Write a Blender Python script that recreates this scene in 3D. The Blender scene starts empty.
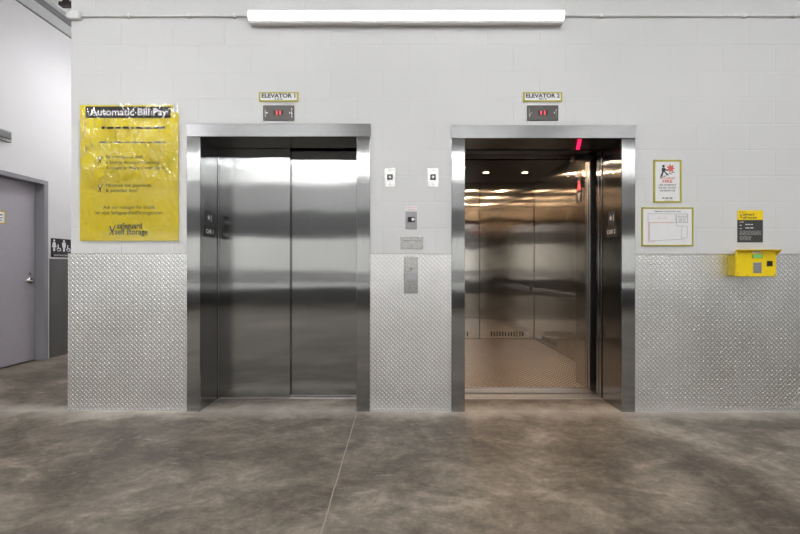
import bpy, bmesh, math, random
from mathutils import Vector, Matrix, noise
random.seed(4)
PI = math.pi
S = bpy.context.scene
COL = S.collection

# ------------------------------------------------------------------ camera, world, exposure
D = 3.0                      # camera stands 3 m from the elevator wall (wall face = plane y 0)
PPM = 128.6                  # photograph pixels per metre on that wall
EYE = 1.12
cam_d = bpy.data.cameras.new('camera')
cam_d.sensor_width = 36
cam_d.lens = D * PPM / 800 * 36
cam_d.clip_start = 0.02
cam = bpy.data.objects.new('camera', cam_d)
COL.objects.link(cam)
cam.location = (0, -D, EYE)
CAM_YAW, CAM_ROLL = 0.10, 0.04      # degrees
cam.rotation_euler = (Matrix.Rotation(math.radians(CAM_YAW), 4, 'Z') @ Matrix.Rotation(PI/2, 4, 'X')
                      @ Matrix.Rotation(math.radians(CAM_ROLL), 4, 'Z')).to_euler()
cam_d.shift_x = 0.0012
cam_d.shift_y = 0.0003
S.camera = cam
S.view_settings.view_transform = 'Standard'
S.view_settings.look = 'None'
S.view_settings.gamma = 1
S.view_settings.exposure = 1.13
S.cycles.use_denoising = True
S.cycles.max_bounces = 10
S.cycles.glossy_bounces = 6
S.cycles.diffuse_bounces = 5
S.cycles.transparent_max_bounces = 8
S.cycles.sample_clamp_indirect = 6
S.cycles.blur_glossy = 0.3

W_STR = 1.7                   # daylight outside the rear windows
LAMP_WALL = 1.6
LAMP_HALL_ADDED = 17.0  # added hall lamps, all out of view
LAMP_PASS_ADDED = 18.0  # added lamps that brighten the left passage
CAR_W = 1.8
world = bpy.data.worlds.new('daylight')
S.world = world
world.use_nodes = True
bg = world.node_tree.nodes['Background']
bg.inputs[0].default_value = (0.995, 0.995, 0.99, 1)
bg.inputs[1].default_value = W_STR

def wx(p): return (p - 400) / PPM           # metres on the elevator wall
def wz(p): return EYE + (267 - p) / PPM

# ------------------------------------------------------------------ material helpers
def new_mat(name):
    m = bpy.data.materials.new(name); m.use_nodes = True
    nt = m.node_tree
    return m, nt, nt.nodes['Principled BSDF']
def N(nt, t, **kw):
    n = nt.nodes.new(t)
    for k, v in kw.items(): setattr(n, k, v)
    return n
def math_n(nt, op, a, b=None, c=None, clamp=False):
    n = nt.nodes.new('ShaderNodeMath'); n.operation = op; n.use_clamp = clamp
    for i, v in enumerate((a, b, c)):
        if v is None: continue
        if isinstance(v, (int, float)): n.inputs[i].default_value = v
        else: nt.links.new(v, n.inputs[i])
    return n.outputs[0]
def ramp(nt, src, stops):
    r = nt.nodes.new('ShaderNodeValToRGB')
    el = r.color_ramp.elements
    while len(el) < len(stops): el.new(0.5)
    for e, (p, c) in zip(el, stops):
        e.position = p; e.color = (*c, 1) if len(c) == 3 else c
    nt.links.new(src, r.inputs[0]); return r.outputs[0]
def coords(nt, scale=(1, 1, 1), kind='Object'):
    tc = N(nt, 'ShaderNodeTexCoord'); mp = N(nt, 'ShaderNodeMapping')
    nt.links.new(tc.outputs[kind], mp.inputs[0]); mp.inputs['Scale'].default_value = scale
    return mp.outputs[0]
def noise_n(nt, vec, scale, detail=3, rough=.5, dist=0):
    n = N(nt, 'ShaderNodeTexNoise'); nt.links.new(vec, n.inputs['Vector'])
    n.inputs['Scale'].default_value = scale; n.inputs['Detail'].default_value = detail
    n.inputs['Roughness'].default_value = rough; n.inputs['Distortion'].default_value = dist
    return n.outputs['Fac']
def bump(nt, h, strength, dist, normal=None):
    b = N(nt, 'ShaderNodeBump'); b.inputs['Strength'].default_value = strength
    b.inputs['Distance'].default_value = dist
    nt.links.new(h, b.inputs['Height'])
    if normal is not None: nt.links.new(normal, b.inputs['Normal'])
    return b.outputs[0]
def plain(name, col, rough=.5, metal=0, var=.06, bstr=.05, nscale=40, coat=0):
    m, nt, p = new_mat(name)
    v = coords(nt)
    n = noise_n(nt, v, nscale, 3)
    lo = tuple(max(0, c*(1-var)) for c in col); hi = tuple(min(1, c*(1+var)) for c in col)
    nt.links.new(ramp(nt, n, [(.3, lo), (.7, hi)]), p.inputs['Base Color'])
    p.inputs['Roughness'].default_value = rough; p.inputs['Metallic'].default_value = metal
    p.inputs['Coat Weight'].default_value = coat
    if bstr: nt.links.new(bump(nt, n, bstr, .001), p.inputs['Normal'])
    return m
def glow(name, col, strength):
    m, nt, p = new_mat(name)
    n = noise_n(nt, coords(nt), 5, 1)
    p.inputs['Base Color'].default_value = (*[min(1, c) for c in col], 1)
    p.inputs['Emission Color'].default_value = (*col, 1)
    nt.links.new(math_n(nt, 'MULTIPLY_ADD', n, strength*.04, strength*.98), p.inputs['Emission Strength'])
    return m

def steel(name, col=(.60, .60, .59), rough=.3, aniso=.9, axis='Z', wave=.6, wscale=(1.1, 1.1, 2.6), grain=.15):
    """brushed stainless; axis = grain direction; reflections smear across the grain"""
    m, nt, p = new_mat(name)
    p.inputs['Metallic'].default_value = 1
    gs = {'Z': (160, 160, 1.5), 'X': (1.5, 160, 160), 'Y': (160, 1.5, 160)}[axis]
    g = noise_n(nt, coords(nt, gs), 3, 4, .6)
    lo = tuple(c*.93 for c in col); hi = tuple(min(1, c*1.05) for c in col)
    nt.links.new(ramp(nt, g, [(.3, lo), (.7, hi)]), p.inputs['Base Color'])
    cloud = noise_n(nt, coords(nt, (2, 2, 1.2)), 1.6, 3)
    nt.links.new(math_n(nt, 'MULTIPLY_ADD', cloud, .08, rough-.04), p.inputs['Roughness'])
    p.inputs['Anisotropic'].default_value = aniso
    geo = N(nt, 'ShaderNodeNewGeometry')
    cr = N(nt, 'ShaderNodeVectorMath', operation='CROSS_PRODUCT')
    nt.links.new(geo.outputs['Normal'], cr.inputs[0])
    cr.inputs[1].default_value = {'Z': (0, 0, 1), 'X': (1, 0, 0), 'Y': (0, 1, 0)}[axis]
    nt.links.new(cr.outputs[0], p.inputs['Tangent'])
    w = noise_n(nt, coords(nt, wscale), 1.0, 1.5, .4)
    b1 = bump(nt, w, wave, .02)
    nt.links.new(bump(nt, g, grain, .0004, b1), p.inputs['Normal'])
    return m

def diamond(name, col, rough, pitch=.030, strength=.9, axes=('X', 'Z'), low=.72, dist=.004, metal=1):
    """raised lozenges of tread plate, alternating direction, as bump"""
    m, nt, p = new_mat(name)
    tc = N(nt, 'ShaderNodeTexCoord'); sp = N(nt, 'ShaderNodeSeparateXYZ')
    nt.links.new(tc.outputs['Object'], sp.inputs[0])
    k = pitch*math.sqrt(2)
    u = math_n(nt, 'DIVIDE', math_n(nt, 'ADD', sp.outputs[axes[0]], sp.outputs[axes[1]]), k)
    v = math_n(nt, 'DIVIDE', math_n(nt, 'SUBTRACT', sp.outputs[axes[0]], sp.outputs[axes[1]]), k)
    fu = math_n(nt, 'FLOOR', u); fv = math_n(nt, 'FLOOR', v)
    par = math_n(nt, 'FLOORED_MODULO', math_n(nt, 'ADD', fu, fv), 2.0)
    a = math_n(nt, 'SUBTRACT', math_n(nt, 'SUBTRACT', u, fu), .5)
    b = math_n(nt, 'SUBTRACT', math_n(nt, 'SUBTRACT', v, fv), .5)
    a2 = math_n(nt, 'MULTIPLY', a, a); b2 = math_n(nt, 'MULTIPLY', b, b)
    df = math_n(nt, 'SUBTRACT', b2, a2)
    lo_ = math_n(nt, 'MULTIPLY_ADD', par, df, a2)          # squared distance along the lozenge
    hi_ = math_n(nt, 'SUBTRACT', b2, math_n(nt, 'MULTIPLY', par, df))
    d = math_n(nt, 'ADD', math_n(nt, 'DIVIDE', lo_, .56*.56), math_n(nt, 'DIVIDE', hi_, .19*.19))
    h = math_n(nt, 'SUBTRACT', 1.0, d, clamp=True)
    c = noise_n(nt, coords(nt), 2.2, 4, .6)
    lo = tuple(x*.88 for x in col); hi = tuple(min(1, x*1.08) for x in col)
    mxh = N(nt, 'ShaderNodeMix', data_type='RGBA', blend_type='MULTIPLY')
    mxh.inputs[0].default_value = 1
    nt.links.new(ramp(nt, c, [(.3, lo), (.7, hi)]), mxh.inputs[6])
    nt.links.new(ramp(nt, h, [(0, (low, low, low)), (.25, (1, 1, 1))]), mxh.inputs[7])
    nt.links.new(mxh.outputs[2], p.inputs['Base Color'])
    p.inputs['Metallic'].default_value = metal
    nt.links.new(math_n(nt, 'MULTIPLY_ADD', c, .1, rough-.05), p.inputs['Roughness'])
    w = noise_n(nt, coords(nt), 2.0, 2)
    nt.links.new(bump(nt, h, strength, dist, bump(nt, w, .3, .01)), p.inputs['Normal'])
    return m

# ------------------------------------------------------------------ materials
M = {}
M['steel_v'] = steel('brushed_steel_vertical', (.37, .375, .375), rough=.12, aniso=1, wave=.12)
M['steel_frame'] = steel('brushed_steel_frame', (.40, .405, .405), rough=.13, aniso=1, wave=.12)
M['steel_h'] = steel('brushed_steel_horizontal', (.21, .21, .21), rough=.25, aniso=.5, axis='X', wave=.12)  # same steel as the frame; its dim reflection is put into the darker colour
M['steel_car'] = steel('brushed_steel_car', (.55, .52, .48), rough=.11, aniso=1, wave=.12, wscale=(1.5, 1.5, 4))
M['steel_bright'] = steel('polished_plate_steel', (.50, .50, .49), rough=.25, aniso=.5, wave=.1)
M['plate'] = diamond('tread_plate_wall', (.97, .97, .96), .30, pitch=.025, low=.90, dist=.0032)
M['plate_floor'] = diamond('tread_plate_car_floor', (.80, .69, .60), .33, low=.30, dist=.004, strength=1, axes=('X', 'Y'), pitch=.036)
M['alu'] = plain('aluminium_sill', (.50, .47, .45), .35, 1)
M['black'] = plain('black_plastic', (.012, .012, .012), .4)
M['dark'] = plain('dark_car_ceiling', (.018, .017, .017), .28)
M['shaft'] = plain('shaft_concrete', (.03, .03, .03), .9)
M['led_plate'] = plain('bronze_grey_plate', (.075, .07, .064), .35, .4)
M['red'] = glow('red_display', (1, .03, .04), 1.7)
M['redstrip'] = glow('red_strip_light', (1, .01, .10), .8)
M['whitetri'] = plain('white_lens', (.75, .7, .68), .3)
M['yellow'] = plain('poster_yellow', (.92, .76, .001), .55, var=.04)
M['kiosk'] = plain('kiosk_yellow', (.92, .68, .002), .35, var=.03)
M['kiosk_dull'] = plain('kiosk_back_box_yellow', (.62, .46, .01), .5, var=.06)
M['olive'] = plain('olive_yellow_frame', (.46, .42, .06), .4)
M['white'] = plain('white_print', (.80, .80, .80), .45, var=.02)
M['ink'] = plain('black_ink', (.02, .02, .025), .5)
M['greyink'] = plain('grey_ink', (.18, .17, .17), .6)
M['redink'] = plain('red_ink', (.65, .08, .05), .6)
M['pinkink'] = plain('pink_line_ink', (.75, .38, .38), .6)
M['banner'] = plain('banner_black', (.025, .02, .018), .75)
M['charcoal'] = plain('charcoal_print', (.05, .05, .052), .75)
M['ceil'] = plain('deck_grey', (.36, .36, .36), .7)
M['beam'] = plain('beam_grey_white', (.78, .80, .79), .6)
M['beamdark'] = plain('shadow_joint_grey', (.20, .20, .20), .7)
M['joist'] = plain('joist_brown', (.06, .045, .045), .7)
M['conduit'] = plain('painted_conduit', (.80, .80, .80), .5)
M['box'] = plain('painted_box_white', (.72, .72, .71), .5)
M['doorpaint'] = plain('grey_door_paint', (.42, .395, .43), .42, var=.03)
M['framepaint'] = plain('grey_frame_paint', (.27, .265, .285), .4, var=.03)
M['housing'] = plain('lamp_housing_white', (.8, .8, .8), .4)
M['lamp'] = glow('wall_lamp_diffuser', (1, .995, .985), LAMP_WALL)
M['clamp'] = glow('added_lamp_diffuser', (.985, .99, 1), LAMP_HALL_ADDED)
M['added_plamp'] = glow('added_passage_diffuser', (.99, .98, 1), LAMP_PASS_ADDED)
M['bulb'] = glow('warm_bulb', (1, .72, .42), 5)
M['keypad'] = plain('grey_keys', (.25, .25, .27), .4)
M['lcd'] = glow('green_display', (.10, .40, .12), .35)
M['grey'] = plain('grey_device', (.36, .36, .37), .5)
M['chrome'] = plain('chrome_handle', (.75, .73, .70), .18, 1)
M['mullion'] = plain('storefront_frame', (.05, .05, .055), .4, .5)
M['rearband'] = plain('rear_dark_band', (.22, .22, .22), .6)
M['ground'] = plain('asphalt_outside', (.16, .16, .16), .8)
M['opposite'] = plain('building_opposite', (.72, .72, .70), .8)
M['kick'] = plain('rear_kick_panel', (.12, .12, .12), .5)

def mat_blocks():
    m, nt, p = new_mat('painted_block_wall')
    tc = N(nt, 'ShaderNodeTexCoord'); sp = N(nt, 'ShaderNodeSeparateXYZ')
    nt.links.new(tc.outputs['Object'], sp.inputs[0])
    horiz = math_n(nt, 'ADD', sp.outputs['X'], sp.outputs['Y'])
    row = math_n(nt, 'DIVIDE', sp.outputs['Z'], .2032)
    fr = math_n(nt, 'FLOOR', row)
    par = math_n(nt, 'FLOORED_MODULO', fr, 2.0)
    # row 12 (above the door frames' second course) has joints at -2.17 + k*.4064
    colv = math_n(nt, 'DIVIDE', math_n(nt, 'MULTIPLY_ADD', par, .2032, math_n(nt, 'ADD', horiz, 2.17)), .4064)
    def edge(val, cell):
        f = math_n(nt, 'ABSOLUTE', math_n(nt, 'SUBTRACT', math_n(nt, 'FRACT', math_n(nt, 'ADD', val, .5)), .5))
        return math_n(nt, 'MULTIPLY', f, cell)
    dmin = math_n(nt, 'MINIMUM', edge(row, .2032), edge(colv, .4064))
    g = math_n(nt, 'SUBTRACT', 1.0, math_n(nt, 'DIVIDE', dmin, .0065), clamp=True)
    fade = noise_n(nt, coords(nt), 1.3, 3)
    g = math_n(nt, 'MULTIPLY', g, math_n(nt, 'MULTIPLY_ADD', fade, 2.4, -.55, clamp=True))
    fine = noise_n(nt, coords(nt), 90, 4, .6)
    h = math_n(nt, 'MULTIPLY_ADD', fine, .05, math_n(nt, 'MULTIPLY', g, -1.0))
    nt.links.new(bump(nt, h, .32, .006), p.inputs['Normal'])
    big = noise_n(nt, coords(nt), 1.1, 3)
    nt.links.new(ramp(nt, big, [(.3, (.66, .665, .66)), (.7, (.69, .69, .69))]), p.inputs['Base Color'])
    p.inputs['Roughness'].default_value = .5
    return m
M['block'] = mat_blocks()
M['plaster'] = plain('smooth_white_wall', (.74, .73, .735), .6, var=.015, nscale=2)

def mat_floor():
    m, nt, p = new_mat('polished_stained_concrete')
    v = coords(nt, (1, 1, 1))
    big = noise_n(nt, v, .8, 5, .6, 1.6)
    mid = noise_n(nt, coords(nt, (.8, 1.5, 1)), 3.4, 10, .72, .8)
    fine = noise_n(nt, v, 22, 9, .8)
    s = math_n(nt, 'ADD', math_n(nt, 'MULTIPLY', big, .42), math_n(nt, 'MULTIPLY', mid, .42))
    s = math_n(nt, 'MULTIPLY_ADD', fine, .24, s)
    col = ramp(nt, s, [(.45, (.070, .056, .042)), (.525, (.130, .108, .084)), (.585, (.205, .174, .139)), (.67, (.36, .315, .255))])
    # pale scuffs and specks
    sc = noise_n(nt, coords(nt, (1, 2.2, 1)), 5.5, 10, .75, 2.2)
    scm = math_n(nt, 'MULTIPLY', math_n(nt, 'SUBTRACT', sc, .57), 7.0, clamp=True)
    mx = N(nt, 'ShaderNodeMix', data_type='RGBA')
    nt.links.new(math_n(nt, 'MULTIPLY', scm, .55), mx.inputs[0]); nt.links.new(col, mx.inputs[6]); mx.inputs[7].default_value = (.40, .36, .31, 1)
    # dust drift along the wall foot; its pale band also paints the plates' reflection
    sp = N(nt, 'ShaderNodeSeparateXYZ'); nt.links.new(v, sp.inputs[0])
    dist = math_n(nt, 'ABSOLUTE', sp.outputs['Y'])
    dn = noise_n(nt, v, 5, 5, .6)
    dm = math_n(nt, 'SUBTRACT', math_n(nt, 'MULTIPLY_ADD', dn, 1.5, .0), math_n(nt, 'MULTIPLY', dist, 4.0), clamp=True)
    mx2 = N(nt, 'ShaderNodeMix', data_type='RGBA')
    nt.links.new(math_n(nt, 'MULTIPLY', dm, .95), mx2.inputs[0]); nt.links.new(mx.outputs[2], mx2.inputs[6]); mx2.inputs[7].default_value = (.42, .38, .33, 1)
    # filled saw cut running away from the wall
    wob = math_n(nt, 'MULTIPLY_ADD', noise_n(nt, v, 6, 3), .012, -.006)
    cx = math_n(nt, 'ABSOLUTE', math_n(nt, 'ADD', math_n(nt, 'ADD', sp.outputs['X'], .330), wob))
    cm = math_n(nt, 'SUBTRACT', 1.0, math_n(nt, 'DIVIDE', cx, .0050), clamp=True)
    front = math_n(nt, 'LESS_THAN', sp.outputs['Y'], 0.0)
    cm = math_n(nt, 'MULTIPLY', cm, front)
    mx3 = N(nt, 'ShaderNodeMix', data_type='RGBA')
    nt.links.new(math_n(nt, 'MULTIPLY', cm, 1.6, clamp=True), mx3.inputs[0]); nt.links.new(mx2.outputs[2], mx3.inputs[6]); mx3.inputs[7].default_value = (.31, .27, .22, 1)
    nt.links.new(mx3.outputs[2], p.inputs['Base Color'])
    nt.links.new(math_n(nt, 'MULTIPLY_ADD', mid, .35, .34), p.inputs['Roughness'])
    p.inputs['Specular IOR Level'].default_value = .22
    nt.links.new(bump(nt, math_n(nt, 'ADD', fine, mid), .12, .004), p.inputs['Normal'])
    return m
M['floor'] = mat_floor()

def mat_film():
    m = bpy.data.materials.new('clear_crinkled_film'); m.use_nodes = True
    nt = m.node_tree; nt.nodes.clear()
    out = N(nt, 'ShaderNodeOutputMaterial'); mix = N(nt, 'ShaderNodeMixShader')
    tr = N(nt, 'ShaderNodeBsdfTransparent'); gl = N(nt, 'ShaderNodeBsdfGlossy')
    gl.inputs['Roughness'].default_value = .09
    fr = N(nt, 'ShaderNodeFresnel'); fr.inputs[0].default_value = 1.45
    n = noise_n(nt, coords(nt), 20, 2)
    b = bump(nt, n, .15, .004)
    nt.links.new(b, gl.inputs['Normal']); nt.links.new(b, fr.inputs['Normal'])
    nt.links.new(math_n(nt, 'MULTIPLY', fr.outputs[0], 2.5, clamp=True), mix.inputs[0])
    nt.links.new(tr.outputs[0], mix.inputs[1]); nt.links.new(gl.outputs[0], mix.inputs[2])
    nt.links.new(mix.outputs[0], out.inputs[0])
    return m
M['film'] = mat_film()
def mat_glass():
    m = bpy.data.materials.new('window_glass'); m.use_nodes = True
    nt = m.node_tree; nt.nodes.clear()
    out = N(nt, 'ShaderNodeOutputMaterial'); mix = N(nt, 'ShaderNodeMixShader')
    tr = N(nt, 'ShaderNodeBsdfTransparent'); tr.inputs[0].default_value = (.94, .94, .93, 1)
    gl = N(nt, 'ShaderNodeBsdfGlossy'); gl.inputs['Roughness'].default_value = .03
    fr = N(nt, 'ShaderNodeFresnel'); fr.inputs[0].default_value = 1.45
    nt.links.new(fr.outputs[0], mix.inputs[0])
    nt.links.new(tr.outputs[0], mix.inputs[1]); nt.links.new(gl.outputs[0], mix.inputs[2])
    nt.links.new(mix.outputs[0], out.inputs[0])
    return m
M['glass'] = mat_glass()

# ------------------------------------------------------------------ mesh helpers (all given in world metres)
class MB:
    def __init__(s): s.v = []; s.f = []; s.m = []; s.mats = []
    def _mi(s, mat):
        if mat not in s.mats: s.mats.append(mat)
        return s.mats.index(mat)
    def add(s, vs, fs, mat=None):
        o = len(s.v); s.v += [tuple(v) for v in vs]; mi = s._mi(mat)
        for f in fs: s.f.append([o+i for i in f]); s.m.append(mi)
        return s
    def box(s, x0, x1, y0, y1, z0, z1, mat=None):
        v = [(x, y, z) for z in (z0, z1) for y in (y0, y1) for x in (x0, x1)]
        return s.add(v, [(0, 2, 3, 1), (4, 5, 7, 6), (0, 1, 5, 4), (2, 6, 7, 3), (0, 4, 6, 2), (1, 3, 7, 5)], mat)
    def prism(s, pts, axis, a0, a1, mat=None):
        """polygon pts extruded along axis; pts are the other two coordinates in x,y,z order"""
        def mk(p, a):
            return (a, p[0], p[1]) if axis == 'X' else (p[0], a, p[1]) if axis == 'Y' else (p[0], p[1], a)
        n = len(pts)
        v = [mk(p, a0) for p in pts] + [mk(p, a1) for p in pts]
        f = [tuple(range(n)), tuple(range(2*n-1, n-1, -1))] + [(i, i+n, (i+1) % n+n, (i+1) % n) for i in range(n)]
        return s.add(v, f, mat)
    def disc(s, cx, cz, r, y0, y1, n=24, mat=None):
        return s.prism([(cx+r*math.cos(2*PI*i/n), cz+r*math.sin(2*PI*i/n)) for i in range(n)], 'Y', y0, y1, mat)
    def tube(s, pts, r, n=12, mat=None):
        pts = [Vector(p) for p in pts]; rings = []
        for i, p in enumerate(pts):
            t = (pts[min(i+1, len(pts)-1)] - pts[max(i-1, 0)]).normalized()
            a = t.orthogonal().normalized() if i == 0 else (s._a - t*s._a.dot(t)).normalized()
            s._a = a; b = t.cross(a)
            rings.append([p + a*r*math.cos(2*PI*k/n) + b*r*math.sin(2*PI*k/n) for k in range(n)])
        v = [q for rg in rings for q in rg]
        f = [(i*n+k, i*n+(k+1) % n, (i+1)*n+(k+1) % n, (i+1)*n+k) for i in range(len(pts)-1) for k in range(n)]
        f += [tuple(range(n-1, -1, -1)), tuple((len(pts)-1)*n+k for k in range(n))]
        return s.add(v, f, mat)
    def frame(s, x0, x1, z0, z1, w, y0, y1, mat=None):
        s.box(x0, x0+w, y0, y1, z0, z1, mat); s.box(x1-w, x1, y0, y1, z0, z1, mat)
        s.box(x0+w, x1-w, y0, y1, z0, z0+w, mat); s.box(x0+w, x1-w, y0, y1, z1-w, z1, mat)
        return s
    def build(s, name, parent=None, mat=None, bevel=0, smooth=False):
        off = Vector(parent['_o']) if parent is not None else Vector((0, 0, 0))
        me = bpy.data.meshes.new(name)
        me.from_pydata([Vector(v)-off for v in s.v], [], s.f)
        for mm in s.mats: me.materials.append(M[mm or mat])
        for p, i in zip(me.polygons, s.m): p.material_index = i; p.use_smooth = smooth
        bm = bmesh.new(); bm.from_mesh(me); bmesh.ops.recalc_face_normals(bm, faces=bm.faces); bm.to_mesh(me); bm.free()
        o = bpy.data.objects.new(name, me); COL.objects.link(o)
        o['_o'] = tuple(off)
        if parent is not None: o.parent = parent
        if bevel:
            b = o.modifiers.new('bevel', 'BEVEL'); b.width = bevel; b.segments = 2; b.limit_method = 'ANGLE'
        return o
def tag(o, label, cat, group=None, kind=None):
    if label: o['label'] = label
    if cat: o['category'] = cat
    if group: o['group'] = group
    if kind: o['kind'] = kind
    return o
def thing(name, label, cat, loc, group=None):
    o = bpy.data.objects.new(name, None); COL.objects.link(o)
    o.location = loc; o.empty_display_size = .1; o['_o'] = tuple(loc)
    return tag(o, label, cat, group)
def sub(parent_obj):   # child meshes carry no offset of their own
    return parent_obj
def struct(o): o['kind'] = 'structure'; return o

def text(mb, body, x, z, y, height, width=None, align='L', mat='ink', bold=0, axis='Y', space=1.0):
    """flat lettering on a wall; axis 'Y' faces the camera, 'X-' faces -x, 'X+' faces +x; x is the run coordinate"""
    cu = bpy.data.curves.new('t', 'FONT'); cu.body = body; cu.size = 1; cu.offset = bold; cu.resolution_u = 3
    cu.space_character = space
    ob = bpy.data.objects.new('t', cu); COL.objects.link(ob)
    dg = bpy.context.evaluated_depsgraph_get()
    me = bpy.data.meshes.new_from_object(ob.evaluated_get(dg))
    xs = [v.co.x for v in me.vertices]; ys = [v.co.y for v in me.vertices]
    x0, x1 = min(xs), max(xs); k = height/.72
    kx = k if width is None else width/(x1-x0)
    w = (x1-x0)*kx
    ox = x - (0 if align == 'L' else w/2 if align == 'C' else w)
    vs = []
    for v in me.vertices:
        a = ox+(v.co.x-x0)*kx; b = z+v.co.y*k
        if axis == 'Y': vs.append((a, y, b))
        elif axis == 'X-': vs.append((y, 2*x-a, b))    # faces -x: text runs toward -y
        else: vs.append((y, a, b))
    mb.add(vs, [tuple(p.vertices) for p in me.polygons], mat)
    bpy.data.objects.remove(ob); bpy.data.curves.remove(cu); bpy.data.meshes.remove(me)
    return w
def scribble(mb, x0, x1, z, h, y, mat='greyink', seed=0, word=.03):
    """a line of print too small to read: short dashes"""
    r = random.Random(seed); x = x0
    while x < x1-word*.3:
        w = min(word*r.uniform(.4, 1.3), x1-x)
        mb.box(x, x+w, y-.0003, y, z, z+h*r.uniform(.75, 1), mat); x += w+word*.28

def cells(mb, u0, u1, v0, v1, holes, emit):
    us = sorted({u0, u1, *[h[0] for h in holes], *[h[1] for h in holes]})
    vs = sorted({v0, v1, *[h[2] for h in holes], *[h[3] for h in holes]})
    for i in range(len(us)-1):
        for j in range(len(vs)-1):
            cu, cv = (us[i]+us[i+1])/2, (vs[j]+vs[j+1])/2
            if any(h[0] < cu < h[1] and h[2] < cv < h[3] for h in holes): continue
            emit(us[i], us[i+1], vs[j], vs[j+1])
    return mb

# ------------------------------------------------------------------ the room
XL, XR, YR, YB, H = -4.29, 9.0, -8.0, 5.0, 4.62
XH = -9.0                                   # the hall widens to the left in front of the passage
XC = wx(71)                                  # outer corner of the elevator wall
E1 = (wx(201), wx(357)); E2 = (wx(465), wx(621)); HEAD = 2.13
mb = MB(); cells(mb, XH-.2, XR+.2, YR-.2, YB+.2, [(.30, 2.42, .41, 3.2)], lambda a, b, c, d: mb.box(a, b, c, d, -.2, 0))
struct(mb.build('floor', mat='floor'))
mb = MB(); cells(mb, XC, XR, 0, H, [(E1[0]-.02, E1[1]+.02, 0, HEAD+.02), (E2[0]-.02, E2[1]+.02, 0, HEAD+.02)],
                 lambda a, b, c, d: mb.box(a, b, 0, .2, c, d))
mb.box(XC, XC+.2, .2, YB, 0, H)
struct(mb.build('wall_front', mat='block'))
# left wall with the door opening
DY0, DY1, DH = .64, 1.66, 2.14
mb = MB(); cells(mb, -1.5, YB, 0, H, [(DY0, DY1, 0, DH)], lambda a, b, c, d: mb.box(XL-.2, XL, a, b, c, d))
mb.box(XH, XL-.2, -1.5, -1.3, 0, H).box(XH-.2, XH, YR, -1.3, 0, H).box(XL-.24, XL-.2, DY0-.1, DY1+.1, 0, DH+.1)
struct(mb.build('wall_left', mat='plaster'))
struct(MB().box(XR, XR+.2, YR, YB, 0, H).build('wall_right', mat='plaster'))
struct(MB().box(XL, XC, YB, YB+.2, 0, H).build('wall_back', mat='plaster'))
# rear wall (seen only in reflections): ribbon windows
RW = [(-8.5, 8.5, .52, .72), (-8.5, 8.5, .95, 2.05), (-8.5, -5.8, 3.60, 4.42), (-4.9, 8.5, 3.60, 4.42)]
mb = MB(); cells(mb, XH-.2, XR+.2, 0, H, RW, lambda a, b, c, d: mb.box(a, b, YR-.2, YR, c, d))
struct(mb.build('wall_rear', mat='plaster'))
for i, (a, b, c, d) in enumerate(RW):
    w = bpy.data.objects.new('window_%d' % (i+1), None); COL.objects.link(w); w.location = ((a+b)/2, YR-.1, c); w['_o'] = tuple(w.location); struct(w)
    fr = MB().frame(a, b, c, d, .03, YR-.14, YR-.06)
    n = 3 if b-a < 5 else 7
    for k in range(1, n):
        x = a+(b-a)*k/n; fr.box(x-.02, x+.02, YR-.14, YR-.06, c+.03, d-.03)
    fr.build('window_frame', w, 'mullion')
    MB().box(a+.03, b-.03, YR-.103, YR-.097, c+.03, d-.03).build('window_pane', w, 'glass')
    L = bpy.data.lights.new('window_portal', 'AREA'); L.shape = 'RECTANGLE'; L.size = b-a; L.size_y = d-c
    L.cycles.is_portal = True
    lo = bpy.data.objects.new('window_portal', L); COL.objects.link(lo); lo.location = ((a+b)/2, YR-.15, (c+d)/2)
    lo.rotation_euler = (PI/2, 0, 0)
struct(MB().box(-8.8, 8.8, YR, YR+.05, 2.12, 2.78).build('trim_rear_fascia', mat='rearband'))
struct(MB().box(-8.8, 8.8, YR, YR+.03, 0.0, .50).build('trim_rear_kick', mat='kick'))
struct(MB().box(-30, 30, -40, YR-.2, -.2, -.05).build('ground_outside', mat='ground'))
struct(MB().box(-30, 30, -19, -18.5, -.05, 4.0).build('wall_opposite', mat='opposite'))
# ceiling
mb = MB().box(XH-.2, XR+.2, YR-.2, YB+.2, H, H+.15)
struct(mb.build('ceiling', mat='ceil'))
# hoistway behind the elevator wall
mb = MB()
mb.box(E1[0]-.3, E1[0]-.2, .2, 3.35, -.6, 3.0); mb.box(2.55, 2.65, .2, 3.35, -.6, 3.0)
mb.box(-.05, .10, .2, 3.35, -.6, 3.0)
mb.box(E1[0]-.3, 2.65, 3.35, 3.45, -.6, 3.0); mb.box(E1[0]-.3, 2.65, .2, 3.45, 3.0, 3.1); mb.box(.1, 2.65, .2, 3.45, -.7, -.6)
struct(mb.build('wall_hoistway', mat='shaft'))

# steelwork over the passage on the left
t = thing('roof_beam', 'pale steel beam along the top of the left wall by the ceiling', 'beam', (-4.18, -1.5, 4.11))
MB().box(XL+.012, -4.085, -1.2, YB-.1, 4.11, 4.135).box(-4.10, -4.085, -1.2, YB-.1, 4.135, 4.20).build('lower_flange', t, 'beam')
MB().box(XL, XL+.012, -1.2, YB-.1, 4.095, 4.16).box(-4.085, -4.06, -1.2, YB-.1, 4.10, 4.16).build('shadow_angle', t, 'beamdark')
MB().box(-4.23, -4.20, -1.2, YB-.1, 4.135, 4.50).build('web', t, 'beam')
MB().box(-4.06, -3.985, -1.2, YB-.1, 4.16, 4.175).box(-4.0, -3.985, -1.2, YB-.1, 4.175, 4.30).build('edge_channel', t, 'beam')
MB().box(-4.27, -3.99, -1.2, YB-.1, 4.50, 4.52).build('upper_flange', t, 'beam')
t = thing('roof_joist', 'dark brown ribbed roof joist beside the outer wall corner', 'joist', (-3.2, 1.0, 4.2))
MB().box(-3.83, -2.6, 1.32, 1.38, 4.06, 4.10).build('lower_chord', t, 'joist')
MB().box(-3.83, -2.6, 1.32, 1.38, 4.50, 4.55).build('upper_chord', t, 'joist')
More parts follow.
